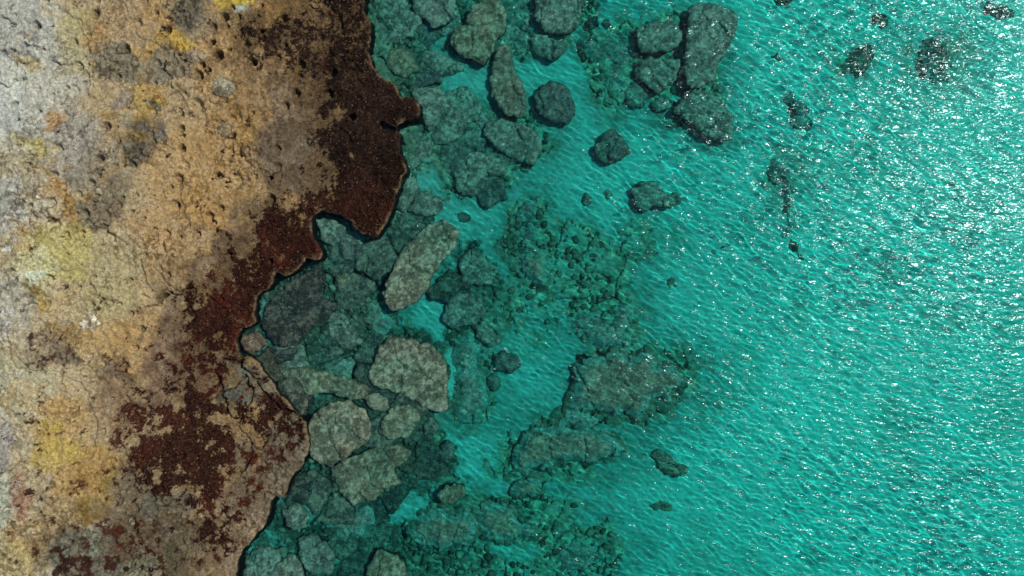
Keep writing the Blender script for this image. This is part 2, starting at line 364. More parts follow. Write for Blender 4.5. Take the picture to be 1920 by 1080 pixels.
def maroon_mask(x, y):
    wx, wy = x + 9 * fbm(x, y, 34, 20, 4), y + 9 * fbm(x, y, 34, 24, 4)
    d = np.full(np.shape(x), 1e9)
    for p in MAROON: d = np.minimum(d, poly_sd(wx, wy, p))
    mott = fbm(x, y, 19, 28, 5, 0.72)
    core = np.clip(-d / 78, -0.55, 1.0)
    loose = sstep(560, 720, y)                        # the southern turf is torn into rags
    v = 0.12 + core * (1.15 - 0.3 * loose) - 0.08 * loose + (0.9 + 0.2 * loose) * mott
    return sstep(0.0, 0.3, v) * (1 - 0.6 * sstep(0.05, 0.4, fbm(x, y, 8, 178, 3, .7)) * sstep(210, 90, y + 0.5 * (x - 640))), d

def shore_tint(x, y, s, z):
    wx, wy = x + 17 * fbm(x, y, 40, 40, 5, .6), y + 17 * fbm(x, y, 40, 44, 5, .6)
    t = np.clip(x / 560, 0, 1)[..., None]
    base = lin((168, 150, 114)) * (1 - t) + lin((152, 116, 68)) * t
    for (cx, cy, rx, ry, c, k) in SPOTS:
        d = np.hypot((wx - cx) / rx, (wy - cy) / ry)
        w = (k * sstep(1.18, 0.7, d))[..., None]
        base = base * (1 - w) + lin(c) * w
    # lichen and weathering: dark grit, pale scabs, ochre film
    grey = base.mean(-1, keepdims=True)
    base = base * 0.84 + grey * 0.12
    g = fbm(x, y, 7, 50, 4, 0.75); g2 = fbm(x, y, 21, 54, 5, 0.6); g3 = fbm(x, y, 60, 58, 4)
    rough = 0.22 + 0.78 * sstep(-0.2, 0.4, fbm(x, y, 75, 160, 4))          # smooth films and gritty stretches
    for (cx, cy, rx, ry) in ROUGH: rough = np.maximum(rough, 1.15 * sstep(1.3, 0.6, np.hypot((wx - cx) / rx, (wy - cy) / ry)))
    grit = (sstep(0.06, 0.42, g + 0.35 * g2) * 0.8 * rough)[..., None]
    base = base * (1 - grit) + base * np.array([.42, .39, .37]) * grit
    pale = (sstep(0.18, 0.65, -g + 0.6 * fbm(x, y, 33, 62, 4)) * np.clip(0.42 - x / 420, 0.08, 1))[..., None]
    base = base * (1 - pale) + lin((192, 187, 172)) * pale
    och = (sstep(0.35, 0.75, g3 + 0.4 * g2) * 0.3 * sstep(900, 800, y))[..., None]
    base = base * (1 - och) + lin((160, 124, 66)) * och
    # brown fringe, then the maroon turf
    m, d = maroon_mask(x, y)
    br = (sstep(95, -20, d + 80 * fbm(x, y, 26, 164, 5, .7)) * 0.85 * (1 - 0.45 * sstep(640, 760, y)))[..., None]
    brown = lin((80, 62, 42)) * (1 + 0.7 * g[..., None])
    base = base * (1 - br) + brown * br
    red = sstep(280, 470, y + 30 * g2)[..., None]
    mar = lin((36, 22, 19)) * (1 - red) + lin((60, 24, 17)) * red
    tone = sstep(-0.3, 0.4, fbm(x, y, 70, 182, 4))[..., None]                  # blackish and reddish growths
    mar = mar * (0.45 + 0.55 * tone)
    m = (m * 0.92)[..., None]
    base = base * (1 - m) + mar * (1 + 0.5 * g[..., None]) * m
    # the crust along the waterline
    rim = (sstep(-6, -1, s + 5.0 * fbm(x, y, 10, 66, 4, .65)) * 0.75 * sstep(-0.35, 0.15, fbm(x, y, 34, 168, 3)))[..., None]
    crust = lin((96, 80, 60)) * (1 + 0.45 * g[..., None])
    base = base * (1 - rim) + crust * rim
    for (px, py, r, k) in PITS:                       # brown tint in the bottoms of the deeper pits
        if k > 0.9:
            sel = (np.abs(x - px) < 2 * r) & (np.abs(y - py) < 2 * r)
            w = (sstep(1.0, 0.6, np.hypot(x[sel] - px, y[sel] - py) / r) * 0.7)[..., None]
            base[sel] = base[sel] * (1 - w) + lin((84, 70, 50)) * w
    return np.clip(base * (1.03, 1.075, 1.0), 0.004, 0.8)

ROUGH = [(270, 280, 55, 45), (215, 130, 55, 36), (190, 400, 55, 50), (120, 645, 65, 55), (360, 110, 50, 40), (350, 20, 45, 45), (420, 175, 34, 30), (170, 1035, 100, 55), (330, 960, 60, 40), (215, 690, 45, 30), (60, 400, 40, 60), (300, 470, 50, 40), (450, 300, 50, 60), (520, 870, 80, 90), (480, 1000, 60, 70)]

def shore_top(x, y, s):
    inland = np.clip(-s, 0, None)
    z = 0.26 + 0.75 * sstep(0, 620, inland) + 0.10 * fbm(x, y, 90, 80, 5) * sstep(0, 120, inland)
    z = z + 0.05 * fbm(x, y, 17, 85, 4, 0.6) + 0.018 * fbm(x, y, 5, 89, 2)
    f1, f2, rv = worley(x + 6 * fbm(x, y, 30, 91, 3), y + 6 * fbm(x, y, 30, 94, 3), 13, 3)
    holes = sstep(0.28, 0.12, f1) * (rv > 0.86)
    z = z - 0.035 * holes
    for (cx, cy, rx, ry) in ROUGH:
        w = sstep(1.3, 0.5, np.hypot((x - cx) / rx, (y - cy) / ry) + 0.3 * fbm(x, y, 20, 172, 3))
        z = z + w * (0.10 * fbm(x, y, 11, 175, 4, .7) + 0.06 * (sstep(0.5, 0.1, f1) - 0.4))
    # low scarps where one bed of the limestone ends
    sc1 = fbm(x, y, 150, 97, 4)
    z = z + 0.09 * sstep(-0.01, 0.015, sc1 - 0.1) + 0.07 * sstep(-0.008, 0.012, fbm(x, y, 110, 102, 4) + 0.15)
    wx, wy = x + 1.7 * fbm(x, y, 9, 106, 3), y + 1.7 * fbm(x, y, 9, 109, 3)
    for (px, py, r, k) in PITS:
        sel = (np.abs(x - px) < 3 * r) & (np.abs(y - py) < 3 * r)
        d = np.hypot(wx[sel] - px, wy[sel] - py) / r
        z[sel] += -0.30 * k * sstep(1.22, 0.68, d) + 0.025 * np.exp(-((d - 1.45) / 0.2) ** 2)
    wx, wy = x + 5 * fbm(x, y, 16, 106, 4), y + 5 * fbm(x, y, 16, 109, 4)
    for pts, w, dep in CRACKS:
        p = np.array(pts)
        sel = (x > p[:, 0].min() - 12) & (x < p[:, 0].max() + 12) & (y > p[:, 1].min() - 12) & (y < p[:, 1].max() + 12)
        d = line_d(wx[sel], wy[sel], pts)
        z[sel] -= dep * sstep(w * 1.1, w * 0.35, d)
    # a wave-cut hole right through the ledge beside the finger
    sel = (np.abs(x - 728) < 40) & (np.abs(y - 236) < 40)
    d = np.hypot((wx[sel] - 727) * 0.8 - (wy[sel] - 235) * 0.5, (wy[sel] - 235) * 1.1 + (wx[sel] - 727) * -0.35)
    z[sel] -= 1.3 * sstep(9.5, 6.5, d)
    z = z - 0.05 * sstep(-5, 0, s) ** 2
    low = sstep(470, 560, x) * sstep(690, 760, y) * 0.12
    return np.maximum(z - low, -1.2)

WALL = lin((30, 29, 24))  # algae-dark wall, its tint also painting the shadow line at the waterline
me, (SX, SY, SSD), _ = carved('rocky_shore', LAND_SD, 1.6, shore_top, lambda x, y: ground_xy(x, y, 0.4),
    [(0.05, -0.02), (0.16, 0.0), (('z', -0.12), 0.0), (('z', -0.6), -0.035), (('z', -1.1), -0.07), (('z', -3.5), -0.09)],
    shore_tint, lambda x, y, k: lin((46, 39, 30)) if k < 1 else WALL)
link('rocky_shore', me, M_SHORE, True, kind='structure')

BACK = np.array([(-4000, -4000), (760, -4000), (690, -178), (-250, -178), (-250, 1256), (434, 1256), (300, 5000), (-4000, 5000)], float)
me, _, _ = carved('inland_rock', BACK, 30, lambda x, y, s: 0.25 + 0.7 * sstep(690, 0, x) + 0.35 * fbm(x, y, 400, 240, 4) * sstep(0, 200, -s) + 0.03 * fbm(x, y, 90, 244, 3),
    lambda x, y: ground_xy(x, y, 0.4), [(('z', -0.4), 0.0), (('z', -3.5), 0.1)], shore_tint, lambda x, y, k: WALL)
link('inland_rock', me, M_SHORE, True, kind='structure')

# ------------------------------------------------------------------ sea floor
COAST_C = np.array(COAST + [(-400, 1265), (-400, -185)], float)
ROCKY = [(745, 60, 80, 120, 1), (900, 50, 110, 80, 1), (1040, 40, 80, 70, .9), (1150, 120, 55, 90, .9), (1260, 110, 90, 90, .9), (1320, 220, 60, 50, .8), (815, 275, 80, 60, 1), (930, 270, 90, 70, .9), (880, 340, 50, 40, .8),
    (640, 470, 70, 60, 1), (620, 580, 130, 130, 1), (720, 700, 150, 120, 1), (650, 860, 160, 130, 1), (880, 715, 50, 110, .9), (880, 510, 55, 55, .9), (985, 450, 55, 90, .9), (1080, 470, 120, 50, .75),
    (1130, 590, 80, 80, .9), (1200, 715, 120, 80, .9), (1060, 835, 120, 60, .9), (900, 1000, 160, 70, .95), (690, 1030, 200, 80, .9), (1090, 1040, 90, 60, .85), (570, 1010, 110, 110, 1), (800, 880, 80, 80, .85), (775, 400, 50, 40, .8), (700, 520, 90, 60, .9),
    (1210, 450, 50, 50, .6), (870, 590, 60, 60, .85), (1000, 600, 60, 60, .4), (1050, 540, 90, 60, .7), (920, 560, 60, 60, .7), (1120, 500, 90, 60, .7), (960, 860, 60, 60, .7), (1010, 960, 90, 50, .7), (950, 1050, 120, 50, .8), (1480, 330, 30, 60, .4), (1600, 110, 60, 40, .4), (1760, 100, 70, 60, .4)]
SANDY = [(735, 445, 26, 30, 1), (810, 580, 28, 45, 1), (870, 160, 45, 26, .9), (975, 130, 40, 30, .8), (820, 60, 12, 30, .8), (960, 50, 22, 30, .9), (800, 335, 30, 30, .7), (740, 945, 70, 40, .55), (590, 960, 40, 30, .6), (500, 990, 40, 40, .3),
    (880, 860, 40, 40, .8), (845, 700, 8, 60, .9), (980, 1045, 45, 26, .7), (1050, 130, 60, 40, .9), (880, 80, 20, 16, .5), (850, 445, 30, 60, .6)]

SHELF = [(500, 600, 90, 70, .55), (480, 710, 80, 60, .4), (560, 715, 60, 40, .62), (640, 600, 70, 80, .75), (640, 470, 60, 45, .85), (560, 900, 45, 50, .75), (610, 900, 80, 60, .8), (500, 1060, 70, 40, .8), (700, 850, 110, 70, .8), (760, 720, 90, 90, .85), (720, 60, 50, 70, 1.0)]

def depth_at(x, y, sd):
    d = open_depth(x, sd)
    for (cx, cy, rx, ry, t) in SHELF:
        w = sstep(1.3, 0.6, np.hypot((x - cx) / rx, (y - cy) / ry))
        d = d * (1 - w) + np.minimum(d, t) * w
    return d

def open_depth(x, sd):
    return 0.85 + 0.95 * (1 - np.exp(-np.clip(sd, 0, None) / 150)) + 0.35 * sstep(900, 1750, x)

def rocky_at(x, y, sd, grow=1.0):
    wx, wy = x + 22 * fbm(x, y, 50, 120, 4), y + 22 * fbm(x, y, 50, 124, 4)
    r = sstep(95, 10, sd + 30 * fbm(x, y, 60, 128, 3)) * 0.9
    for (cx, cy, rx, ry, k) in ROCKY:
        r = np.maximum(r, k * sstep(1.15 * grow, 0.75, np.hypot((wx - cx) / rx, (wy - cy) / ry)))
    for (cx, cy, rx, ry, k) in SANDY:
        r = r * (1 - k * sstep(1.2, 0.6, np.hypot((wx - cx) / rx, (wy - cy) / ry)))
    return r

def spaced(lo, hi, step, grow, far):
    a = list(np.arange(lo, hi + 1e-6, step)); s = step
    while a[-1] < far: s *= grow; a.append(a[-1] + s)
    s = step
    while a[0] > -far: s *= grow; a.insert(0, a[0] - s)
    return np.array(a)

bx = np.concatenate([spaced(-15, 11, 0.065, 1.35, 300), []]); bx = np.concatenate([bx[bx <= 11], np.arange(11.09, 26, 0.09), 26 + 0.09 * np.cumsum(1.35 ** np.arange(1, 24))])
by = spaced(-15.5, 15.5, 0.065, 1.35, 300)
BX, BY = np.meshgrid(bx, by)
PXX, PYY = to_px(BX, BY, -1.7)
cx_, cy_ = np.clip(PXX, -200, 2200), np.clip(PYY, -180, 1250)
SDB = poly_sd(cx_, cy_, COAST_C)
ROK = rocky_at(PXX, PYY, SDB)
FILM = rocky_at(PXX, PYY, SDB, 1.7)
DEP = depth_at(cx_, PYY, SDB)
f1, f2, rv = worley(PXX + 5 * fbm(PXX, PYY, 20, 130, 3), PYY + 5 * fbm(PXX, PYY, 20, 133, 3), 21, 9)
g1, g2, rv2 = worley(PXX + 3 * fbm(PXX, PYY, 12, 136, 2), PYY, 9, 12)
BZ = -DEP + 0.12 * fbm(PXX, PYY, 120, 140, 4) + 0.03 * fbm(PXX, PYY, 14, 144, 3)
lump = 0.13 * rv * sstep(0.0, 0.3, f2 - f1) + 0.05 * rv2 * sstep(0, 0.4, g2 - g1) + 0.22 * fbm(PXX, PYY, 60, 147, 5, .6) + 0.06 * fbm(PXX, PYY, 11, 181, 3, .6)
h1, h2, _ = worley(PXX + 14 * fbm(PXX, PYY, 40, 184, 4), PYY + 14 * fbm(PXX, PYY, 40, 188, 4), 58, 31)
lump = lump - 0.3 * sstep(0.07, 0.01, h2 - h1)                             # fissures between the beds
BZ = BZ + ROK * lump
sandc, rockc = np.array([.26, .47, .375]), lin((134, 132, 106))
mot = fbm(PXX, PYY, 26, 150, 5, 0.6)
speckle = fbm(PXX, PYY, 9, 192, 4, .7)
patch = np.clip(sstep(-0.3, 0.45, ROK - 0.5 + 0.42 * mot + 0.35 * speckle), 0, 1)
faint = sstep(0.15, 0.6, fbm(PXX, PYY, 95, 156, 5)) * 0.22                     # thin weed film on the sand
rc = rockc * (0.75 + 0.5 * rv2[..., None]) * (1 + 0.6 * speckle[..., None])
rc = rc * (1 - 0.35 * sstep(0.2, 0.7, mot)[..., None])
rc = rc * (1 + 0.5 * sstep(860, 960, PXX))[..., None]
rc = rc * (1 - 0.62 * (sstep(330, 200, SDB) * sstep(380, 480, PYY))[..., None])          # darkened floor paints shade into the clefts between the slabs
paleness = 1 + 0.58 * sstep(850, 1650, PXX + 160 * fbm(PXX, PYY, 300, 196, 3)) + 0.2 * sstep(1200, 850, PXX) * sstep(600, 780, PYY)  # sand gets paler offshore and towards the lower left
BC = (sandc * paleness[..., None] * (1 + 0.10 * mot[..., None])) * (1 - faint[..., None]) + lin((110, 116, 84)) * faint[..., None]
film = np.clip(FILM * (0.78 + 0.5 * mot + 0.4 * speckle), 0, 0.88)[..., None]                 # weed and algae dust spreading from the reefs
BC = BC * (1 - film) + np.array([.125, .185, .135]) * film
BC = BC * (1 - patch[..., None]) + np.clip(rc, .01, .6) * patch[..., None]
def grid_mesh(name, X, Y, Z, c=None):
    ny, nx = X.shape
    i = np.arange(nx * ny).reshape(ny, nx)
    q = np.stack([i[:-1, :-1], i[:-1, 1:], i[1:, 1:], i[1:, :-1]], -1).reshape(-1, 4)
    return make_mesh(name, np.stack([X, Y, Z], -1).reshape(-1, 3), q, np.full(len(q), 4), True, None if c is None else c.reshape(-1, 3))
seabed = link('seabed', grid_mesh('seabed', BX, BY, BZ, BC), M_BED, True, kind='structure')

# ------------------------------------------------------------------ water: the sea as a body that swallows red light, and its rippled skin
box = [(-330, -330, -14), (330, -330, -14), (330, 330, -14), (-330, 330, -14), (-330, -330, .1), (330, -330, .1), (330, 330, .1), (-330, 330, .1)]
me = bpy.data.meshes.new('sea'); me.from_pydata(box, [], [(3, 2, 1, 0), (4, 5, 6, 7), (0, 1, 5, 4), (1, 2, 6, 5), (2, 3, 7, 6), (3, 0, 4, 7)])
link('sea', me, M_SEA, kind='structure')

wx, wy = spaced(-14.3, 25.5, 0.044, 1.3, 320), spaced(-14.6, 14.6, 0.044, 1.3, 320)
WX, WY = np.meshgrid(wx.astype('f4'), wy.astype('f4'))
WZ = np.zeros_like(WX)
for k in range(110):
    lam = 0.19 * (1.15 / 0.19) ** RNG.random()
    th = math.radians(63) + RNG.normal() * 0.34
    kk = 2 * math.pi / lam
    WZ += np.float32(0.0008 * lam * (1.0 if lam < 0.6 else 0.7)) * np.sin(np.float32(kk * math.cos(th)) * WX + np.float32(kk * math.sin(th)) * WY + np.float32(RNG.uniform(0, 6.28)))
# cat's-paws: patches where the breeze ruffles the water more
WZ *= (1 + 0.45 * fbm(WX, WY, 6.0, 170, 3)).astype('f4')
WZ *= (sstep(30, 24, np.abs(WX)) * sstep(19, 14.5, np.abs(WY))).astype('f4')
water = link('water', grid_mesh('water', WX, WY, WZ), M_WATER, kind='structure')
water.cycles.is_caustics_caster = True

# ------------------------------------------------------------------ submerged rocks, one object each
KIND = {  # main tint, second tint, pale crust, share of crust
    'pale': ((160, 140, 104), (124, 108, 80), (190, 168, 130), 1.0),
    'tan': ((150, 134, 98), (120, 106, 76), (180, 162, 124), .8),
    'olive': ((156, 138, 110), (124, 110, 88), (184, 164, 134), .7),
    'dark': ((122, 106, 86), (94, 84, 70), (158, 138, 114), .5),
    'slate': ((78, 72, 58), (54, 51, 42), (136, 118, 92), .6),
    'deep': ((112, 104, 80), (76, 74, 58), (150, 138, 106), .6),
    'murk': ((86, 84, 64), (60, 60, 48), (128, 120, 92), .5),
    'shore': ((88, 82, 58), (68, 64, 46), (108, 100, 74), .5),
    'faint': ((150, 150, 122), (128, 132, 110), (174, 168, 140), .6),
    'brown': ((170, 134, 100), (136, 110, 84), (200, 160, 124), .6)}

def rock(name, label, cat, group, poly, top, kind, tilt=(0, 0), relief=1.0, seed=[0]):
    seed[0] += 1
    sdn = seed[0]
    far = poly[0][0] > 1400
    soft = name == 'reef_rock' or far
    if far:
        poly = np.array(poly, float); poly = poly.mean(0) + (1.12 if name == 'reef_rock' else 0.86) * (poly - poly.mean(0)); top += -0.1 if name == 'reef_rock' else 0.12
    elif label and 480 < poly[0][0] < 860 and poly[0][1] > 380:                 # the beds fit tightly here
        poly = np.array(poly, float); poly = poly.mean(0) + 1.07 * (poly - poly.mean(0))
    outl = smooth_poly(poly, 10, 3.6 if soft else 1.6, sdn, 0.92, 7.0 if soft else 0.0)
    if far: relief, kind = 0.8, 'deep' if kind == 'dark' else kind
    c = outl.mean(0); size = np.ptp(outl, 0).mean()
    d = float(depth_at(np.array([c[0]]), np.array([c[1]]), poly_sd(np.array([c[0]]), np.array([c[1]]), COAST_C))[0])
    zbot = -d - 0.35
    ztop = -top
    a, b2, crust, ck = [lin(q) * (1.2, 1.15, 1.35) if isinstance(q, tuple) else q for q in KIND[kind]]  # rock tints lifted, blue most, to paint in the water's veil
    off = 977 * sdn % 400
    def topf(x, y, s):
        inn = np.clip(-s, 0, None)
        z = ztop + (tilt[0] * (x - c[0]) - tilt[1] * (y - c[1])) / size * 1.0
        z = z + relief * (0.10 * fbm(x + off, y, 38, 200, 4) + 0.05 * fbm(x + off, y, 10, 204, 3, .65))
        f1, f2, rv = worley(x + off + 3 * fbm(x, y, 9, 208, 2), y, 8.5, 21)
        z = z + relief * 0.035 * (sstep(0.6, 0.05, f1) - 0.5)
        h1, h2, _ = worley(x + off + 10 * fbm(x, y, 40, 211, 3), y + 10 * fbm(x, y, 40, 214, 3), 62, 23)
        z = z - relief * 0.12 * sstep(0.09, 0.01, h2 - h1) * (size > 60)          # joints across the bigger ones
        if soft: return z - 0.3 * sstep(min(18, size * .3), 0, inn) ** 1.5
        return z - (0.035 if 'slab' in name else 0.10) * sstep(min(6, size * .2), 0, inn) ** 2
    def tintf(x, y, s, z):
        m1 = fbm(x + off, y, 22, 220, 5, .6); m2 = fbm(x + off, y, 7, 226, 3, .75)
        k = sstep(-0.25, 0.35, m1)[..., None]
        t = a * k + b2 * (1 - k)
        w = (ck * 0.8 * sstep(0.12, 0.5, m2 + 0.35 * m1))[..., None]
        t = t * (1 - w) + crust * w
        if soft and not (far and np.ptp(outl, 0).min() < 52):   # sandy tint on the low edges paints in the water's pale veil
            veil = ((0.8 if far else 0.75) * sstep(-17, -1, s + 9 * fbm(x, y, 11, 232, 4, .65)))[..., None]
            t = t * (1 - veil) + np.array([.27, .40, .32]) * veil
        dk = ((0.3 if soft else 0.55) * sstep(0.15, 0.55, -m2 + 0.2 * m1))[..., None]
        t = t * (1 - dk) + lin((44, 42, 32)) * dk
        return np.clip(t, 0.008, 0.6)
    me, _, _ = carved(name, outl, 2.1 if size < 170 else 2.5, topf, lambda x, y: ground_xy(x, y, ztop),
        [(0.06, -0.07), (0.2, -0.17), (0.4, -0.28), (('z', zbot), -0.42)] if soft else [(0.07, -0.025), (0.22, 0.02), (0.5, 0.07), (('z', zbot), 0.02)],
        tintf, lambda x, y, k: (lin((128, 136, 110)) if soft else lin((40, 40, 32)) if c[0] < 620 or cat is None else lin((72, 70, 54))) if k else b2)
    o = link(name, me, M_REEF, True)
    if label: o['label'] = label; o['category'] = cat
    if group: o['group'] = group
    return o

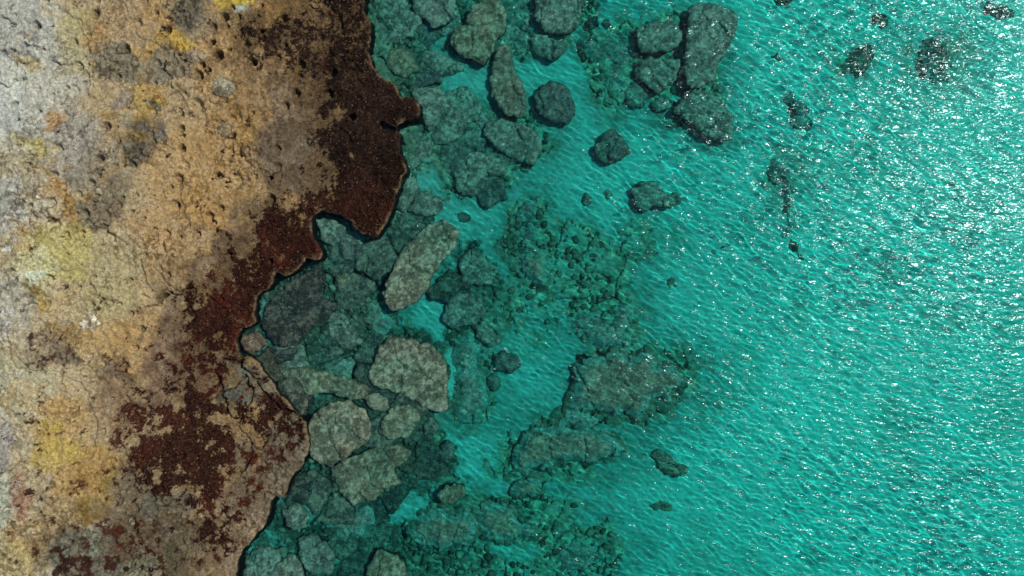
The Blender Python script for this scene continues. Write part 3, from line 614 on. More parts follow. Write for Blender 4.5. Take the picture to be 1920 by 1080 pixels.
G1, G2, G3 = 'boulders under the shallow water', 'flat slabs under the shallow water', 'reef outcrops on the sandy sea floor'
ROCKS = [
 ('boulder', 'rounded dark green boulder at the foot of the upper cliff', 'boulder', G1, [(697, 40), (715, 28), (745, 38), (768, 55), (752, 80), (725, 85), (705, 68)], .75, 'olive', (0, 0)),
 ('boulder', 'boulder cut by the top frame edge, touching the shore cliff', 'boulder', G1, [(697, -14), (762, -14), (765, 10), (750, 26), (722, 22), (698, 24)], .8, 'olive', (0, 0)),
 ('boulder', 'broad green boulder at top frame edge, second from the cliff', 'boulder', G1, [(772, -14), (855, -14), (853, 20), (835, 45), (812, 50), (795, 33), (774, 22)], .6, 'olive', (0, 0)),
 ('boulder', 'blackish boulder sunk between the two top edge green ones', 'boulder', G1, [(772, 32), (800, 40), (818, 56), (815, 80), (800, 92), (785, 80), (770, 60)], 1.1, 'dark', (0, 0)),
 ('boulder', 'mottled round boulder beside the cliff bend, north of the finger', 'boulder', G1, [(730, 95), (755, 88), (780, 105), (783, 130), (760, 143), (738, 138), (722, 120)], .6, 'tan', (0, 0)),
 ('boulder', 'low green boulder running east from the mottled round one', 'boulder', G1, [(792, 95), (815, 92), (845, 108), (872, 118), (865, 135), (830, 143), (800, 135), (788, 115)], .95, 'olive', (0, 0)),
 ('boulder', 'big tan-green boulder with a pointed southern tip near the top edge', 'boulder', G1, [(845, 62), (870, 40), (885, 10), (930, -6), (952, 22), (947, 58), (930, 75), (920, 100), (908, 122), (885, 112), (860, 100), (843, 82)], .5, 'tan', (0, 0)),
 ('boulder', 'ragged dark boulder on bright sand, east of the finger of shore', 'boulder', G1, [(830, 175), (850, 165), (875, 160), (890, 180), (905, 205), (893, 228), (860, 235), (835, 225), (828, 200)], 1.0, 'olive', (0, 0)),
 ('boulder', 'tall narrow boulder standing like a bottle on bright sand', 'boulder', G1, [(932, 90), (950, 82), (960, 110), (965, 140), (985, 165), (988, 195), (975, 220), (950, 215), (935, 200), (922, 175), (918, 150), (925, 115)], .7, 'brown', (0, 0)),
 ('boulder', 'five-sided dark boulder alone on sand, right of the bottle-shaped one', 'boulder', G1, [(1008, 160), (1030, 150), (1060, 160), (1075, 180), (1078, 210), (1065, 232), (1040, 228), (1010, 215), (1003, 185)], .9, 'dark', (0, 0)),
 ('boulder', 'large smooth green boulder cut by the top frame edge, mid picture', 'boulder', G1, [(1007, -14), (1097, -14), (1090, 25), (1080, 55), (1060, 64), (1030, 60), (1010, 50), (1003, 25)], .7, 'olive', (0, 0)),
 ('boulder', 'flat dark boulder split off below the large smooth green one', 'boulder', G1, [(990, 70), (1010, 66), (1040, 71), (1065, 77), (1060, 95), (1035, 112), (1010, 105), (995, 88)], 1.0, 'olive', (0, 0)),
 ('reef_rock', 'wide dim reef mass, deep, left of the squared blocks', 'rock', G3, [(1094, 75), (1110, 58), (1150, 60), (1185, 65), (1190, 110), (1180, 150), (1150, 190), (1125, 188), (1118, 150), (1115, 115), (1097, 100)], 1.55, 'olive', (0, 0)),
 ('boulder', 'squared block, upper one of two stacked in the upper right group', 'boulder', G1, [(1197, 48), (1225, 40), (1262, 42), (1278, 55), (1275, 85), (1250, 95), (1220, 98), (1200, 95), (1195, 70)], .9, 'olive', (0, 0)),
 ('boulder', 'squared block, lower one of two stacked in the upper right group', 'boulder', G1, [(1195, 112), (1220, 106), (1255, 112), (1274, 112), (1272, 145), (1255, 158), (1235, 173), (1215, 160), (1192, 140)], 1.0, 'olive', (0, 0)),
 ('boulder', 'long upright block with glints, east side of the squared group', 'boulder', G1, [(1292, 10), (1320, 5), (1355, 10), (1385, 25), (1380, 60), (1362, 95), (1345, 115), (1340, 150), (1310, 165), (1287, 158), (1281, 130), (1287, 80), (1290, 40)], .8, 'olive', (0, 0)),
 ('boulder', 'slanting oval boulder south of the long upright block', 'boulder', G1, [(1275, 188), (1300, 172), (1330, 170), (1360, 192), (1378, 225), (1375, 258), (1350, 266), (1320, 250), (1290, 227), (1266, 207)], 1.1, 'olive', (0, 0)),
 ('boulder', 'small round boulder southwest of the stacked squared blocks', 'boulder', G1, [(1170, 165), (1188, 153), (1208, 167), (1216, 188), (1195, 203), (1175, 195)], 1.5, 'olive', (0, 0)),
 ('boulder', 'small knob wedged under the lower squared block', 'boulder', G1, [(1222, 192), (1238, 180), (1258, 186), (1255, 202), (1232, 206)], 1.4, 'olive', (0, 0)),
 ('boulder', 'lone humped boulder with a dark cleft on open sand', 'boulder', G1, [(1130, 250), (1150, 240), (1170, 258), (1182, 285), (1165, 298), (1145, 310), (1118, 295), (1115, 278)], 1.15, 'dark', (0, 0)),
 ('boulder', 'wide mottled boulder in the reef south of the bottle-shaped one', 'boulder', G1, [(912, 228), (945, 222), (980, 232), (1010, 250), (1015, 285), (1000, 310), (970, 300), (945, 288), (925, 270), (907, 250)], .85, 'olive', (0, 0)),
 ('boulder', 'notched boulder at the southern end of the upper left reef', 'boulder', G1, [(855, 300), (880, 288), (905, 284), (930, 297), (952, 317), (945, 330), (915, 330), (908, 355), (885, 367), (855, 360), (850, 330)], .9, 'olive', (0, 0)),
 ('reef_rock', 'dim flat reef just south-east of the finger of shore', 'rock', G3, [(768, 250), (800, 236), (835, 240), (860, 250), (880, 273), (850, 296), (820, 293), (790, 298), (770, 280)], 1.25, 'olive', (0, 0)),
 ('boulder', 'small dim boulder on sand off the tip of the rounded lobe', 'boulder', G1, [(802, 358), (825, 346), (848, 360), (846, 383), (817, 390), (800, 378)], 1.25, 'olive', (0, 0)),
 ('boulder', 'dark lumpy boulder between the rounded lobe and pale oblong slab', 'boulder', G1, [(747, 392), (775, 380), (808, 390), (808, 412), (790, 420), (762, 432), (744, 418)], 1.0, 'dark', (0, 0)),
 ('rock_slab', 'pale oblong slab slanting down from the rounded lobe of shore', 'slab', G2, [(722, 550), (735, 515), (750, 480), (775, 450), (800, 428), (830, 418), (855, 435), (850, 460), (830, 485), (815, 510), (800, 535), (785, 558), (760, 572), (738, 578)], .38, 'pale', (-.1, -.3)),
 ('boulder', 'light green boulder tucked into the bay under the maroon ledge', 'boulder', G1, [(594, 414), (615, 407), (635, 415), (650, 430), (640, 450), (622, 460), (603, 447)], .5, 'olive', (0, 0)),
 ('boulder', 'dark boulder below the rounded lobe, mouth of the bay', 'boulder', G1, [(635, 458), (655, 452), (678, 462), (680, 480), (660, 490), (640, 482)], .6, 'dark', (0, 0)),
 ('boulder', 'small round tan boulder ringed by a dark gap, nearshore', 'boulder', G1, [(627, 517), (645, 510), (664, 525), (655, 541), (635, 543)], .5, 'tan', (0, 0)),
 ('boulder', 'green boulder between the bay and the pale oblong slab', 'boulder', G1, [(690, 472), (715, 462), (733, 480), (728, 505), (705, 515), (688, 500)], .75, 'olive', (0, 0)),
 ('rock_slab', 'blackish wet slab just under water along the stepped shore', 'slab', G2, [(498, 582), (525, 549), (560, 521), (598, 502), (607, 525), (600, 560), (625, 572), (612, 595), (585, 610), (560, 640), (530, 648), (505, 630), (496, 605)], .2, 'slate', (0, 0)),
 ('boulder', 'grey wedge below the blackish wet slab', 'boulder', G1, [(502, 648), (530, 655), (555, 652), (545, 674), (515, 684), (494, 670)], .3, 'slate', (0, 0)),
 ('boulder', 'brown block fitted into the notch of the shore edge', 'boulder', None, [(450, 628), (470, 621), (490, 626), (497, 642), (488, 656), (470, 663), (454, 655)], -.12, 'shore', (0, 0)),
 ('boulder', 'green rectangular boulder east of the blackish slab', 'boulder', G1, [(614, 592), (640, 587), (660, 607), (676, 640), (660, 653), (632, 645), (614, 620)], .55, 'olive', (0, 0)),
 ('reef_rock', 'dim green reef between the pale oblong slab and the bright slab', 'rock', G3, [(647, 562), (690, 549), (720, 572), (735, 600), (715, 620), (687, 625), (664, 600)], .85, 'olive', (0, 0)),
 ('rock_slab', 'large bright tan slab with straight lower edge along a fissure', 'slab', G2, [(697, 700), (715, 652), (735, 634), (770, 640), (810, 655), (832, 680), (833, 768), (812, 767), (780, 752), (745, 735), (715, 724), (697, 713)], .3, 'pale', (0, .1)),
 ('rock_slab', 'long ragged dark slab on the inland side of the fissure', 'slab', G2, [(524, 697), (560, 692), (600, 697), (640, 707), (688, 728), (678, 745), (640, 745), (600, 735), (575, 740), (548, 722)], .35, 'tan', (0, 0)),
 ('boulder', 'grey-green block between shore turf and the round pale slab', 'boulder', G1, [(524, 728), (550, 730), (585, 745), (582, 762), (565, 768), (545, 755)], .22, 'slate', (0, 0)),
 ('rock_slab', 'round pale speckled slab by the shore, largest of the lower slabs', 'slab', G2, [(579, 800), (592, 776), (620, 759), (655, 757), (680, 772), (693, 797), (689, 825), (665, 840), (645, 860), (617, 873), (592, 858), (579, 840)], .18, 'pale', (0, 0)),
 ('boulder', 'small brown-grey block north-east of the round pale slab', 'boulder', G1, [(682, 744), (705, 738), (728, 754), (726, 768), (708, 772), (692, 765)], .4, 'brown', (0, 0)),
 ('rock_slab', 'tan slab with toothed lower edge, right of the round pale one', 'slab', G2, [(714, 792), (735, 768), (765, 762), (785, 777), (780, 800), (765, 818), (735, 821), (710, 813)], .35, 'tan', (0, 0)),
 ('boulder', 'little green boulder just right of the toothed tan slab', 'boulder', G1, [(792, 797), (805, 785), (822, 797), (818, 812), (797, 817)], .7, 'olive', (0, 0)),
 ('rock_slab', 'fan-shaped striped slab below the round pale one', 'slab', G2, [(624, 882), (647, 866), (690, 848), (740, 838), (767, 847), (760, 865), (735, 880), (750, 905), (720, 915), (705, 935), (657, 940), (640, 915)], .42, 'tan', (-.1, 0)),
 ('boulder', 'dark boulder in the gap under the lower cliff corner', 'boulder', G1, [(552, 903), (570, 888), (590, 905), (580, 932), (558, 945), (538, 935)], .5, 'slate', (0, 0)),
 ('boulder', 'grey speckled boulder below the cracked lower cliff corner', 'boulder', G1, [(530, 955), (555, 948), (575, 960), (573, 987), (557, 998), (537, 983)], .5, 'olive', (0, 0)),
 ('boulder', 'wide grey-green boulder near the bottom edge, second from shore', 'boulder', G1, [(560, 1012), (585, 1003), (610, 1020), (625, 1042), (620, 1075), (585, 1077), (562, 1047)], .65, 'olive', (0, 0)),
 ('boulder', 'green boulder at the bottom edge against the lowest cliff', 'boulder', G1, [(460, 1047), (490, 1026), (520, 1034), (530, 1062), (522, 1096), (455, 1096)], .55, 'olive', (0, 0)),
 ('reef_rock', 'low green reef below the fan-shaped slab', 'rock', G3, [(612, 965), (650, 950), (690, 962), (700, 985), (662, 1010), (622, 1000)], .9, 'olive', (0, 0)),
 ('boulder', 'tan boulder cut by the bottom edge, among lower reef', 'boulder', G1, [(692, 1062), (715, 1034), (745, 1045), (760, 1067), (755, 1096), (690, 1096)], .6, 'tan', (0, 0)),
 ('boulder', 'small tan boulder beside sand, north end of the lower reef', 'boulder', G1, [(818, 930), (835, 912), (863, 909), (870, 925), (855, 943), (832, 948)], .75, 'tan', (0, 0)),
 ('boulder', 'small blackish boulder at the edge of the lower sand patch', 'boulder', G1, [(825, 837), (840, 825), (850, 842), (845, 860), (830, 864)], 1.0, 'dark', (0, 0)),
 ('reef_rock', 'brown-topped ridge on the eastern end of the lower reef', 'rock', G3, [(900, 958), (935, 952), (965, 967), (990, 990), (993, 1010), (960, 1015), (920, 1015), (897, 990)], 1.15, 'brown', (0, 0)),
 ('reef_rock', 'broad dark reef hump near the bottom edge', 'rock', G3, [(780, 988), (820, 963), (870, 967), (890, 990), (870, 1015), (820, 1030), (785, 1017)], 1.1, 'brown', (0, 0)),
 ('reef_rock', 'dim rounded reef at the bottom edge, farthest from shore', 'rock', G3, [(1035, 1042), (1060, 1007), (1090, 1002), (1120, 1022), (1130, 1050), (1100, 1075), (1052, 1077)], 1.6, 'olive', (0, 0)),
 ('reef_rock', 'narrow brown ledge under the large brown reef plate', 'rock', G3, [(1050, 783), (1062, 773), (1090, 773), (1120, 787), (1118, 800), (1087, 799), (1053, 801)], 1.05, 'brown', (0, 0)),
 ('reef_rock', 'large brown reef plate in the middle of the bay', 'rock', G3, [(1080, 692), (1105, 679), (1135, 672), (1150, 660), (1180, 668), (1222, 674), (1245, 692), (1262, 690), (1286, 716), (1262, 728), (1250, 752), (1222, 750), (1205, 782), (1172, 776), (1150, 786), (1128, 768), (1090, 770), (1066, 758), (1076, 742), (1094, 724)], 1.0, 'brown', (.1, 0)),
 ('reef_rock', 'long brown reef ridge below the large brown plate', 'rock', G3, [(967, 847), (1002, 813), (1050, 805), (1110, 805), (1160, 822), (1172, 845), (1160, 860), (1130, 860), (1090, 870), (1040, 875), (1012, 878), (985, 888), (962, 896), (957, 878)], 1.15, 'brown', (0, 0)),
 ('reef_rock', 'small brown knob at the tail of the long reef ridge', 'rock', G3, [(962, 908), (990, 899), (1018, 907), (1020, 922), (987, 929), (962, 922)], 1.2, 'brown', (0, 0)),
 ('reef_rock', 'curved green reef above the large brown plate', 'rock', G3, [(1062, 602), (1077, 582), (1110, 577), (1150, 587), (1188, 574), (1193, 600), (1178, 635), (1195, 655), (1150, 659), (1115, 648), (1087, 633)], 1.45, 'olive', (0, 0)),
 ('reef_rock', 'top knob of the three-part reef column mid picture', 'rock', G3, [(947, 402), (975, 373), (1000, 377), (1012, 400), (1000, 413), (972, 410)], 1.35, 'dark', (0, 0)),
 ('reef_rock', 'middle lump of the three-part reef column mid picture', 'rock', G3, [(962, 420), (990, 418), (1010, 432), (1005, 458), (982, 462), (963, 442)], 1.45, 'dark', (0, 0)),
 ('reef_rock', 'lowest lump of the three-part reef column mid picture', 'rock', G3, [(985, 470), (1010, 473), (1025, 500), (1020, 528), (1002, 534), (987, 515), (979, 492)], 1.25, 'brown', (0, 0)),
 ('reef_rock', 'faint flat reef spreading east from the reef column', 'rock', G3, [(1030, 443), (1070, 443), (1110, 457), (1120, 480), (1080, 498), (1042, 488), (1024, 470)], 1.85, 'olive', (0, 0)),
 ('reef_rock', 'faint green patch reef at the eastern end of the spread', 'rock', G3, [(1187, 457), (1205, 438), (1230, 447), (1228, 470), (1197, 478)], 1.85, 'olive', (0, 0)),
 ('reef_rock', 'faint small reef between the flat spread and its eastern patch', 'rock', G3, [(1145, 470), (1165, 462), (1182, 476), (1170, 490), (1150, 490)], 1.9, 'olive', (0, 0)),
 ('boulder', 'dark boulder right of the pale oblong slab across the sand channel', 'boulder', G1, [(860, 490), (880, 467), (905, 477), (925, 500), (935, 528), (900, 538), (868, 528)], 1.2, 'olive', (0, 0)),
 ('boulder', 'dim squarish boulder beside the narrow sand channel end', 'boulder', G1, [(838, 562), (875, 550), (903, 562), (908, 588), (890, 605), (850, 615), (832, 598)], 1.1, 'olive', (0, 0)),
 ('boulder', 'dim boulder at the west corner of the big sand patch', 'boulder', G1, [(887, 612), (907, 600), (925, 622), (943, 643), (920, 653), (897, 640)], 1.2, 'olive', (0, 0)),
 ('boulder', 'small dark boulder standing in the big sand patch', 'boulder', G1, [(925, 667), (945, 657), (970, 667), (980, 688), (955, 698), (927, 693)], 1.2, 'dark', (0, 0)),
 ('boulder', 'tiny dark stone just below the boulder in the big sand patch', 'boulder', G1, [(912, 706), (928, 701), (938, 713), (930, 733), (916, 728)], 1.4, 'dark', (0, 0)),
 ('reef_rock', 'tall dim reef strip right of the large bright slab', 'rock', G3, [(852, 645), (880, 634), (893, 660), (902, 705), (908, 750), (897, 788), (870, 792), (852, 768), (856, 700)], 1.2, 'olive', (0, 0)),
 ('boulder', 'club-shaped dark boulder alone on the open sand', 'boulder', G1, [(1185, 357), (1200, 342), (1230, 339), (1245, 360), (1275, 362), (1280, 380), (1255, 388), (1225, 385), (1212, 397), (1190, 388)], 1.3, 'olive', (0, 0)),
 ('boulder', 'tiny dark stone on sand left of the club-shaped boulder', 'boulder', G1, [(1087, 368), (1098, 360), (1110, 370), (1106, 383), (1092, 384)], 1.6, 'dark', (0, 0)),
 ('boulder', 'tiny pale green stone between the dark stone and the club', 'boulder', G1, [(1130, 362), (1140, 355), (1148, 364), (1144, 374), (1134, 374)], 1.75, 'olive', (0, 0)),
 ('boulder', 'tiny dark stone north of the boulder beyond the sand channel', 'boulder', G1, [(850, 402), (864, 395), (882, 402), (880, 414), (860, 416)], 1.3, 'dark', (0, 0)),
 ('boulder', 'small dark stone on open sand, right of the reef spread', 'boulder', G1, [(1242, 527), (1258, 517), (1278, 530), (1274, 544), (1252, 545)], 1.9, 'dark', (0, 0)),
 ('boulder', 'olive stone with sparkles on open sand, mid right', 'boulder', G1, [(1328, 475), (1345, 460), (1375, 458), (1388, 475), (1375, 492), (1345, 494)], 2.0, 'olive', (0, 0)),
 ('reef_rock', 'thin upright dark streak of rock in the glittering water', 'rock', G3, [(1450, 312), (1468, 300), (1484, 340), (1488, 390), (1484, 430), (1470, 428), (1466, 380), (1454, 342)], 1.8, 'dark', (0, 0)),
 ('reef_rock', 'thin low rock at the foot of the upright dark streak', 'rock', G3, [(1474, 440), (1490, 436), (1506, 472), (1522, 496), (1502, 506), (1484, 478)], 1.9, 'dark', (0, 0)),
 ('boulder', 'slanting dark boulder under glitter, upper right', 'boulder', G1, [(1466, 172), (1490, 166), (1510, 195), (1530, 235), (1512, 245), (1487, 217)], 1.55, 'dark', (0, 0)),
 ('boulder', 'little dark boulder under dense glitter near the top edge', 'boulder', G1, [(1632, 28), (1648, 20), (1666, 34), (1660, 52), (1640, 50)], 1.65, 'dark', (0, 0)),
 ('boulder', 'wide dark boulder under dense glitter, left of two', 'boulder', G1, [(1575, 120), (1592, 92), (1625, 85), (1640, 108), (1622, 135), (1592, 138)], 1.65, 'dark', (0, 0)),
 ('boulder', 'tall dark boulder under dense glitter, right of two', 'boulder', G1, [(1735, 70), (1760, 60), (1795, 85), (1800, 120), (1770, 150), (1738, 130), (1728, 98)], 1.65, 'dark', (0, 0)),
 ('boulder', 'small dark stone low in the glitter by the right edge', 'boulder', G1, [(1755, 485), (1770, 475), (1786, 484), (1780, 500), (1760, 500)], 1.95, 'dark', (0, 0)),
 ('boulder', 'small stone between the long upright block and the glitter', 'boulder', G1, [(1442, 100), (1456, 92), (1472, 102), (1465, 114), (1448, 114)], 1.75, 'dark', (0, 0)),
 ('boulder', 'faint dark stone in glitter above the mid right edge', 'boulder', G1, [(1762, 344), (1780, 336), (1800, 348), (1792, 362), (1770, 360)], 2.05, 'dark', (0, 0)),
 ('boulder', 'dark boulder in the top right corner under glitter', 'boulder', G1, [(1842, 12), (1865, -4), (1898, 8), (1900, 32), (1875, 44), (1850, 34)], 1.75, 'dark', (0, 0)),
 ('boulder', 'dark stone cut by the top edge where glitter begins', 'boulder', G1, [(1452, -8), (1482, -8), (1486, 8), (1468, 16), (1454, 10)], 1.75, 'dark', (0, 0)),
 ('boulder', 'slanting brown boulder alone on sand, lower right', 'boulder', G1, [(1220, 852), (1240, 842), (1260, 860), (1290, 880), (1280, 895), (1252, 893), (1236, 875)], 1.6, 'brown', (0, 0)),
 ('boulder', 'low brown stone south of the slanting brown boulder', 'boulder', G1, [(1212, 944), (1232, 936), (1258, 940), (1270, 950), (1250, 960), (1226, 957)], 1.9, 'brown', (0, 0)),
 ('boulder', 'faint stone just off the eastern tip of the brown plate', 'boulder', G1, [(1304, 735), (1322, 724), (1346, 732), (1340, 748), (1316, 750)], 2.1, 'olive', (0, 0)),
 ('dark_clump', 'navy dark clump in the gap beside the top edge boulder', 'seaweed', 'dark clumps between the upper boulders', [(1092, 52), (1104, 36), (1120, 28), (1122, 46), (1104, 58)], 1.55, 'slate', (0, 0)),  # dark-tinted lumps set in the gaps
 ('dark_clump', 'navy dark clump below the flat split-off boulder', 'seaweed', 'dark clumps between the upper boulders', [(1070, 74), (1084, 68), (1098, 84), (1102, 108), (1088, 114), (1078, 96)], 1.6, 'slate', (0, 0)),
 ('dark_clump', 'thin dark lump east of the top edge clump', 'seaweed', 'dark clumps between the upper boulders', [(1128, 38), (1142, 36), (1146, 50), (1134, 58)], 1.7, 'slate', (0, 0)),
]
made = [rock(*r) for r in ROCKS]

# ------------------------------------------------------------------ the cracked bed of rock near the shore: fitted slabs, parts of the sea floor
def bisect(poly, ax, ay, bx2, by2):
    mx, my, nx, ny = (ax + bx2) / 2, (ay + by2) / 2, bx2 - ax, by2 - ay
    out = []
    for k in range(len(poly)):
        p, q = poly[k], poly[(k + 1) % len(poly)]
        dp, dq = (p[0] - mx) * nx + (p[1] - my) * ny, (q[0] - mx) * nx + (q[1] - my) * ny
        if dp <= 0: out.append(p)
        if dp * dq < 0:
            t = dp / (dp - dq); out.append((p[0] + t * (q[0] - p[0]), p[1] + t * (q[1] - p[1])))
    return out
prng = np.random.default_rng(21)
SEEDS = []
for j, gy in enumerate(range(-20, 1120, 52)):
    for gx in range(440, 960, 70):
        a, b = prng.uniform(-27, 27), prng.uniform(-20, 20)
        SEEDS.append((gx + (35 if j % 2 else 0) + a + 0.25 * b, gy + b))
SEEDS = np.array(SEEDS)
polys = [smooth_poly(r[4], 3, 0) for r in ROCKS]
sds = poly_sd(SEEDS[:, 0], SEEDS[:, 1], COAST_C)
rks = rocky_at(SEEDS[:, 0], SEEDS[:, 1], sds)
for n, (ax, ay) in enumerate(SEEDS):
    if sds[n] < (-3 if ay > 620 else 6) or sds[n] > (330 if ay < 380 else 230) or (ax > 880 and ay > 380) or rks[n] < 0.42: continue
    if min(poly_sd(np.array([ax]), np.array([ay]), p)[0] for p in polys) < -5: continue
    cell = [(ax - 80, ay - 80), (ax + 80, ay - 80), (ax + 80, ay + 80), (ax - 80, ay + 80)]
    for (bx2, by2) in SEEDS[np.hypot(SEEDS[:, 0] - ax, SEEDS[:, 1] - ay) < 170]:
        if (bx2, by2) != (ax, ay): cell = bisect(cell, ax, ay, bx2, by2)
    cell = np.array(cell); cc = cell.mean(0)
    rad = np.hypot(*(cell - cc).T).mean()
    cell = cc + (cell - cc) * (1 - prng.uniform(1.8, 3.8) / rad)
    dd = float(depth_at(np.array([ax]), np.array([ay]), sds[n:n + 1])[0])
    top = max(dd - prng.uniform(.16, .38), .2)
    kind = ['deep', 'deep', 'murk', 'murk', 'olive', 'deep'][prng.integers(6)] if ay > 420 else ['olive', 'olive', 'dark'][prng.integers(3)]
    if sds[n] < 30 and ay > 600: top, kind = prng.uniform(.05, .16), ['shore', 'slate', 'deep'][prng.integers(3)]        # ledges just awash along the lower shore
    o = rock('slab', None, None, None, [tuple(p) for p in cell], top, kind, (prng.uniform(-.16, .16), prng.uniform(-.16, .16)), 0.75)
    o.parent = seabed

# ------------------------------------------------------------------ loose stones lying on the shore
def shore_height(px, py):
    p = np.array([float(px)]), np.array([float(py)])
    return float(shore_top(p[0], p[1], poly_sd(p[0], p[1], LAND_SD))[0])

def shore_stone(label, poly, rise, c1, c2, seed):
    outl = smooth_poly(poly, 6, 1.0, seed)
    c = outl.mean(0); zb = shore_height(c[0], c[1])
    size = np.ptp(outl, 0).mean()
    def topf(x, y, s):
        return zb + rise * (0.35 + 0.65 * sstep(0, size * .35, -s)) + 0.05 * fbm(x, y, 9, 260 + seed, 4, .6)
    def tintf(x, y, s, z):
        k = sstep(-.3, .4, fbm(x, y, 7, 270 + seed, 4, .65))[..., None]
        return np.clip(lin(c1) * k + lin(c2) * (1 - k), .01, .8)
    me, _, _ = carved('stone', outl, 1.3, topf, lambda x, y: ground_xy(x, y, 0.5), [(0.05, -0.01), (0.3 + rise, 0.02)], tintf, lambda x, y, k: lin(c2))
    return link('stone', me, M_SHORE, False, kind='thing', label=label, category='stone', group='loose stones on the shore rock')

shore_stone('knobbly grey stone on tan rock, upper middle of the shore', [(402, 160), (414, 148), (432, 150), (444, 168), (438, 180), (420, 184), (405, 178)], .16, (150, 146, 118), (98, 90, 70), 1)
shore_stone('whitish crumbly stone in the middle of the tan shore', [(152, 602), (162, 588), (180, 588), (190, 602), (186, 620), (168, 628), (154, 618)], .12, (206, 198, 168), (130, 116, 88), 2)
shore_stone('thin grey block lying in the forked crack', [(254, 615), (266, 611), (276, 614), (272, 622), (258, 624)], .1, (120, 112, 92), (84, 76, 60), 3)
shore_stone('small round pale stone in a pit above the lower turf', [(238, 975), (246, 970), (255, 975), (254, 984), (243, 986)], .12, (150, 138, 108), (96, 86, 66), 4)
shore_stone('pale flat stone fragment beside the pit, left of centre shore', [(184, 352), (196, 344), (206, 356), (198, 366), (186, 362)], .1, (166, 152, 122), (108, 96, 78), 5)
shore_stone('bright white pebble on ochre rock', [(80, 370), (86, 368), (89, 374), (84, 377)], .08, (240, 236, 226), (200, 190, 170), 6)
shore_stone('low grey stone under the yellow lichen streak', [(350, 105), (372, 96), (392, 104), (390, 116), (366, 120)], .1, (150, 138, 112), (104, 94, 78), 7)
shore_stone('grey lump beside the rough grey patch, below the large stone', [(408, 236), (420, 226), (436, 232), (438, 248), (422, 258), (408, 250)], .1, (140, 122, 90), (106, 92, 70), 8)

# ------------------------------------------------------------------ countless small things: turf on the shore, rubble on the sea floor
def tufts(n):
    px, py = RNG.uniform(230, 790, n * 3), RNG.uniform(-120, 1130, n * 3)
    m, d = maroon_mask(px, py)
    s = poly_sd(px, py, LAND_SD)
    ok = (s < -2.5) & (RNG.random(len(px)) < m * 0.95 + 0.05 * (d < 30))
    px, py, s = px[ok][:n], py[ok][:n], s[ok][:n]
    z = shore_top(px, py, s)
    x, y = ground_xy(px, py, 0.4)
    k = len(px)
    r, h = RNG.uniform(.018, .05, k), RNG.uniform(.02, .06, k)
    a0 = RNG.uniform(0, 6.28, k)
    V = []
    for j in range(3):
        a = a0 + j * 2.094 + RNG.normal(0, .25, k)
        V.append(np.stack([x + r * np.cos(a), y + r * np.sin(a), z - .012], 1))
    V.append(np.stack([x + RNG.normal(0, .02, k), y + RNG.normal(0, .02, k), z + h], 1))
    V = np.stack(V, 1).reshape(-1, 3)
    b = np.arange(k) * 4
    F = np.stack([np.stack([b, b + 1, b + 3], 1), np.stack([b + 1, b + 2, b + 3], 1), np.stack([b + 2, b, b + 3], 1)], 1).reshape(-1, 3)
    red = sstep(250, 470, py)[:, None]
    c = lin((42, 25, 20)) * (1 - red) + lin((64, 24, 16)) * red
    c = c * RNG.uniform(.35, 1.1, (k, 1))
    tone = sstep(-0.3, 0.4, fbm(px, py, 70, 182, 4))[:, None]
    c = c * (0.4 + 0.6 * tone)
    odd = RNG.random(k) < 0.06
    c[odd] = lin((116, 92, 66)) * RNG.uniform(.7, 1.2, (odd.sum(), 1))
    return make_mesh('seaweed', V, F, np.full(len(F), 3), False, np.repeat(c, 4, 0))
link('seaweed', tufts(66000), M_WEED, False, kind='stuff', label='maroon seaweed turf carpeting the outer shore ledge', category='seaweed')

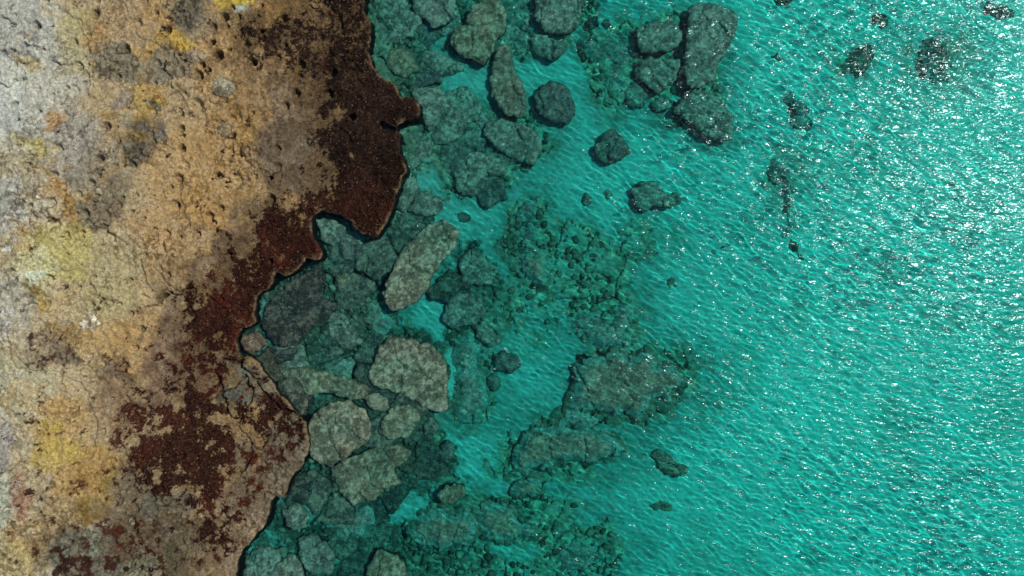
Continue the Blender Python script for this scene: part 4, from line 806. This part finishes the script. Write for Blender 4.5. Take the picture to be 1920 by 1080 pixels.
def rubble(n):
    px, py = RNG.uniform(430, 1320, n * 6), RNG.uniform(-30, 1110, n * 6)
    s = poly_sd(px, py, COAST_C)
    r = rocky_at(px, py, s)
    ok = (s > 3) & (RNG.random(len(px)) < r ** 3 * np.where(((s < 240) & (py > 420)) | (px > 870), .3, 1))
    px, py, s, r = px[ok][:n], py[ok][:n], s[ok][:n], r[ok][:n]
    k = len(px)
    z = -depth_at(px, py, s) + 0.06 * r
    kk = 1 - z / (CAM_H * 1.33)
    x, y = (px - 960) * PX * kk, (540 - py) * PX * kk
    t = (1 + 5 ** .5) / 2
    ico = np.array([(-1, t, 0), (1, t, 0), (-1, -t, 0), (1, -t, 0), (0, -1, t), (0, 1, t), (0, -1, -t), (0, 1, -t), (t, 0, -1), (t, 0, 1), (-t, 0, -1), (-t, 0, 1)]) / math.hypot(1, t)
    f = np.array([(0, 11, 5), (0, 5, 1), (0, 1, 7), (0, 7, 10), (0, 10, 11), (1, 5, 9), (5, 11, 4), (11, 10, 2), (10, 7, 6), (7, 1, 8), (3, 9, 4), (3, 4, 2), (3, 2, 6), (3, 6, 8), (3, 8, 9), (4, 9, 5), (2, 4, 11), (6, 2, 10), (8, 6, 7), (9, 8, 1)])
    size = (0.035 + 0.17 * RNG.random(k) ** 3) * (0.7 + 0.5 * r)
    V = ico[None] * RNG.uniform(.72, 1.2, (k, 12, 1))
    ang = RNG.uniform(0, 6.28, k); ca, sa = np.cos(ang), np.sin(ang)
    V = V * np.stack([size * RNG.uniform(.8, 1.4, k), size * RNG.uniform(.7, 1.1, k), size * RNG.uniform(.5, .9, k)], 1)[:, None]
    X = V[..., 0] * ca[:, None] - V[..., 1] * sa[:, None] + x[:, None]
    Y = V[..., 0] * sa[:, None] + V[..., 1] * ca[:, None] + y[:, None]
    V = np.stack([X, Y, V[..., 2] + z[:, None]], -1).reshape(-1, 3)
    F = (f[None] + 12 * np.arange(k)[:, None, None]).reshape(-1, 3)
    pal = np.array([lin((124, 122, 98)), lin((92, 92, 74)), lin((150, 144, 116)), lin((108, 112, 90))])
    c = pal[RNG.integers(0, 4, k)] * RNG.uniform(.6, 1.3, (k, 1))
    return make_mesh('rubble', V, F, np.full(len(F), 3), True, np.repeat(c, 12, 0))
link('rubble', rubble(8000), M_RUBBLE, True, kind='stuff', label='loose green-brown rubble strewn over the nearshore sea floor', category='rubble')
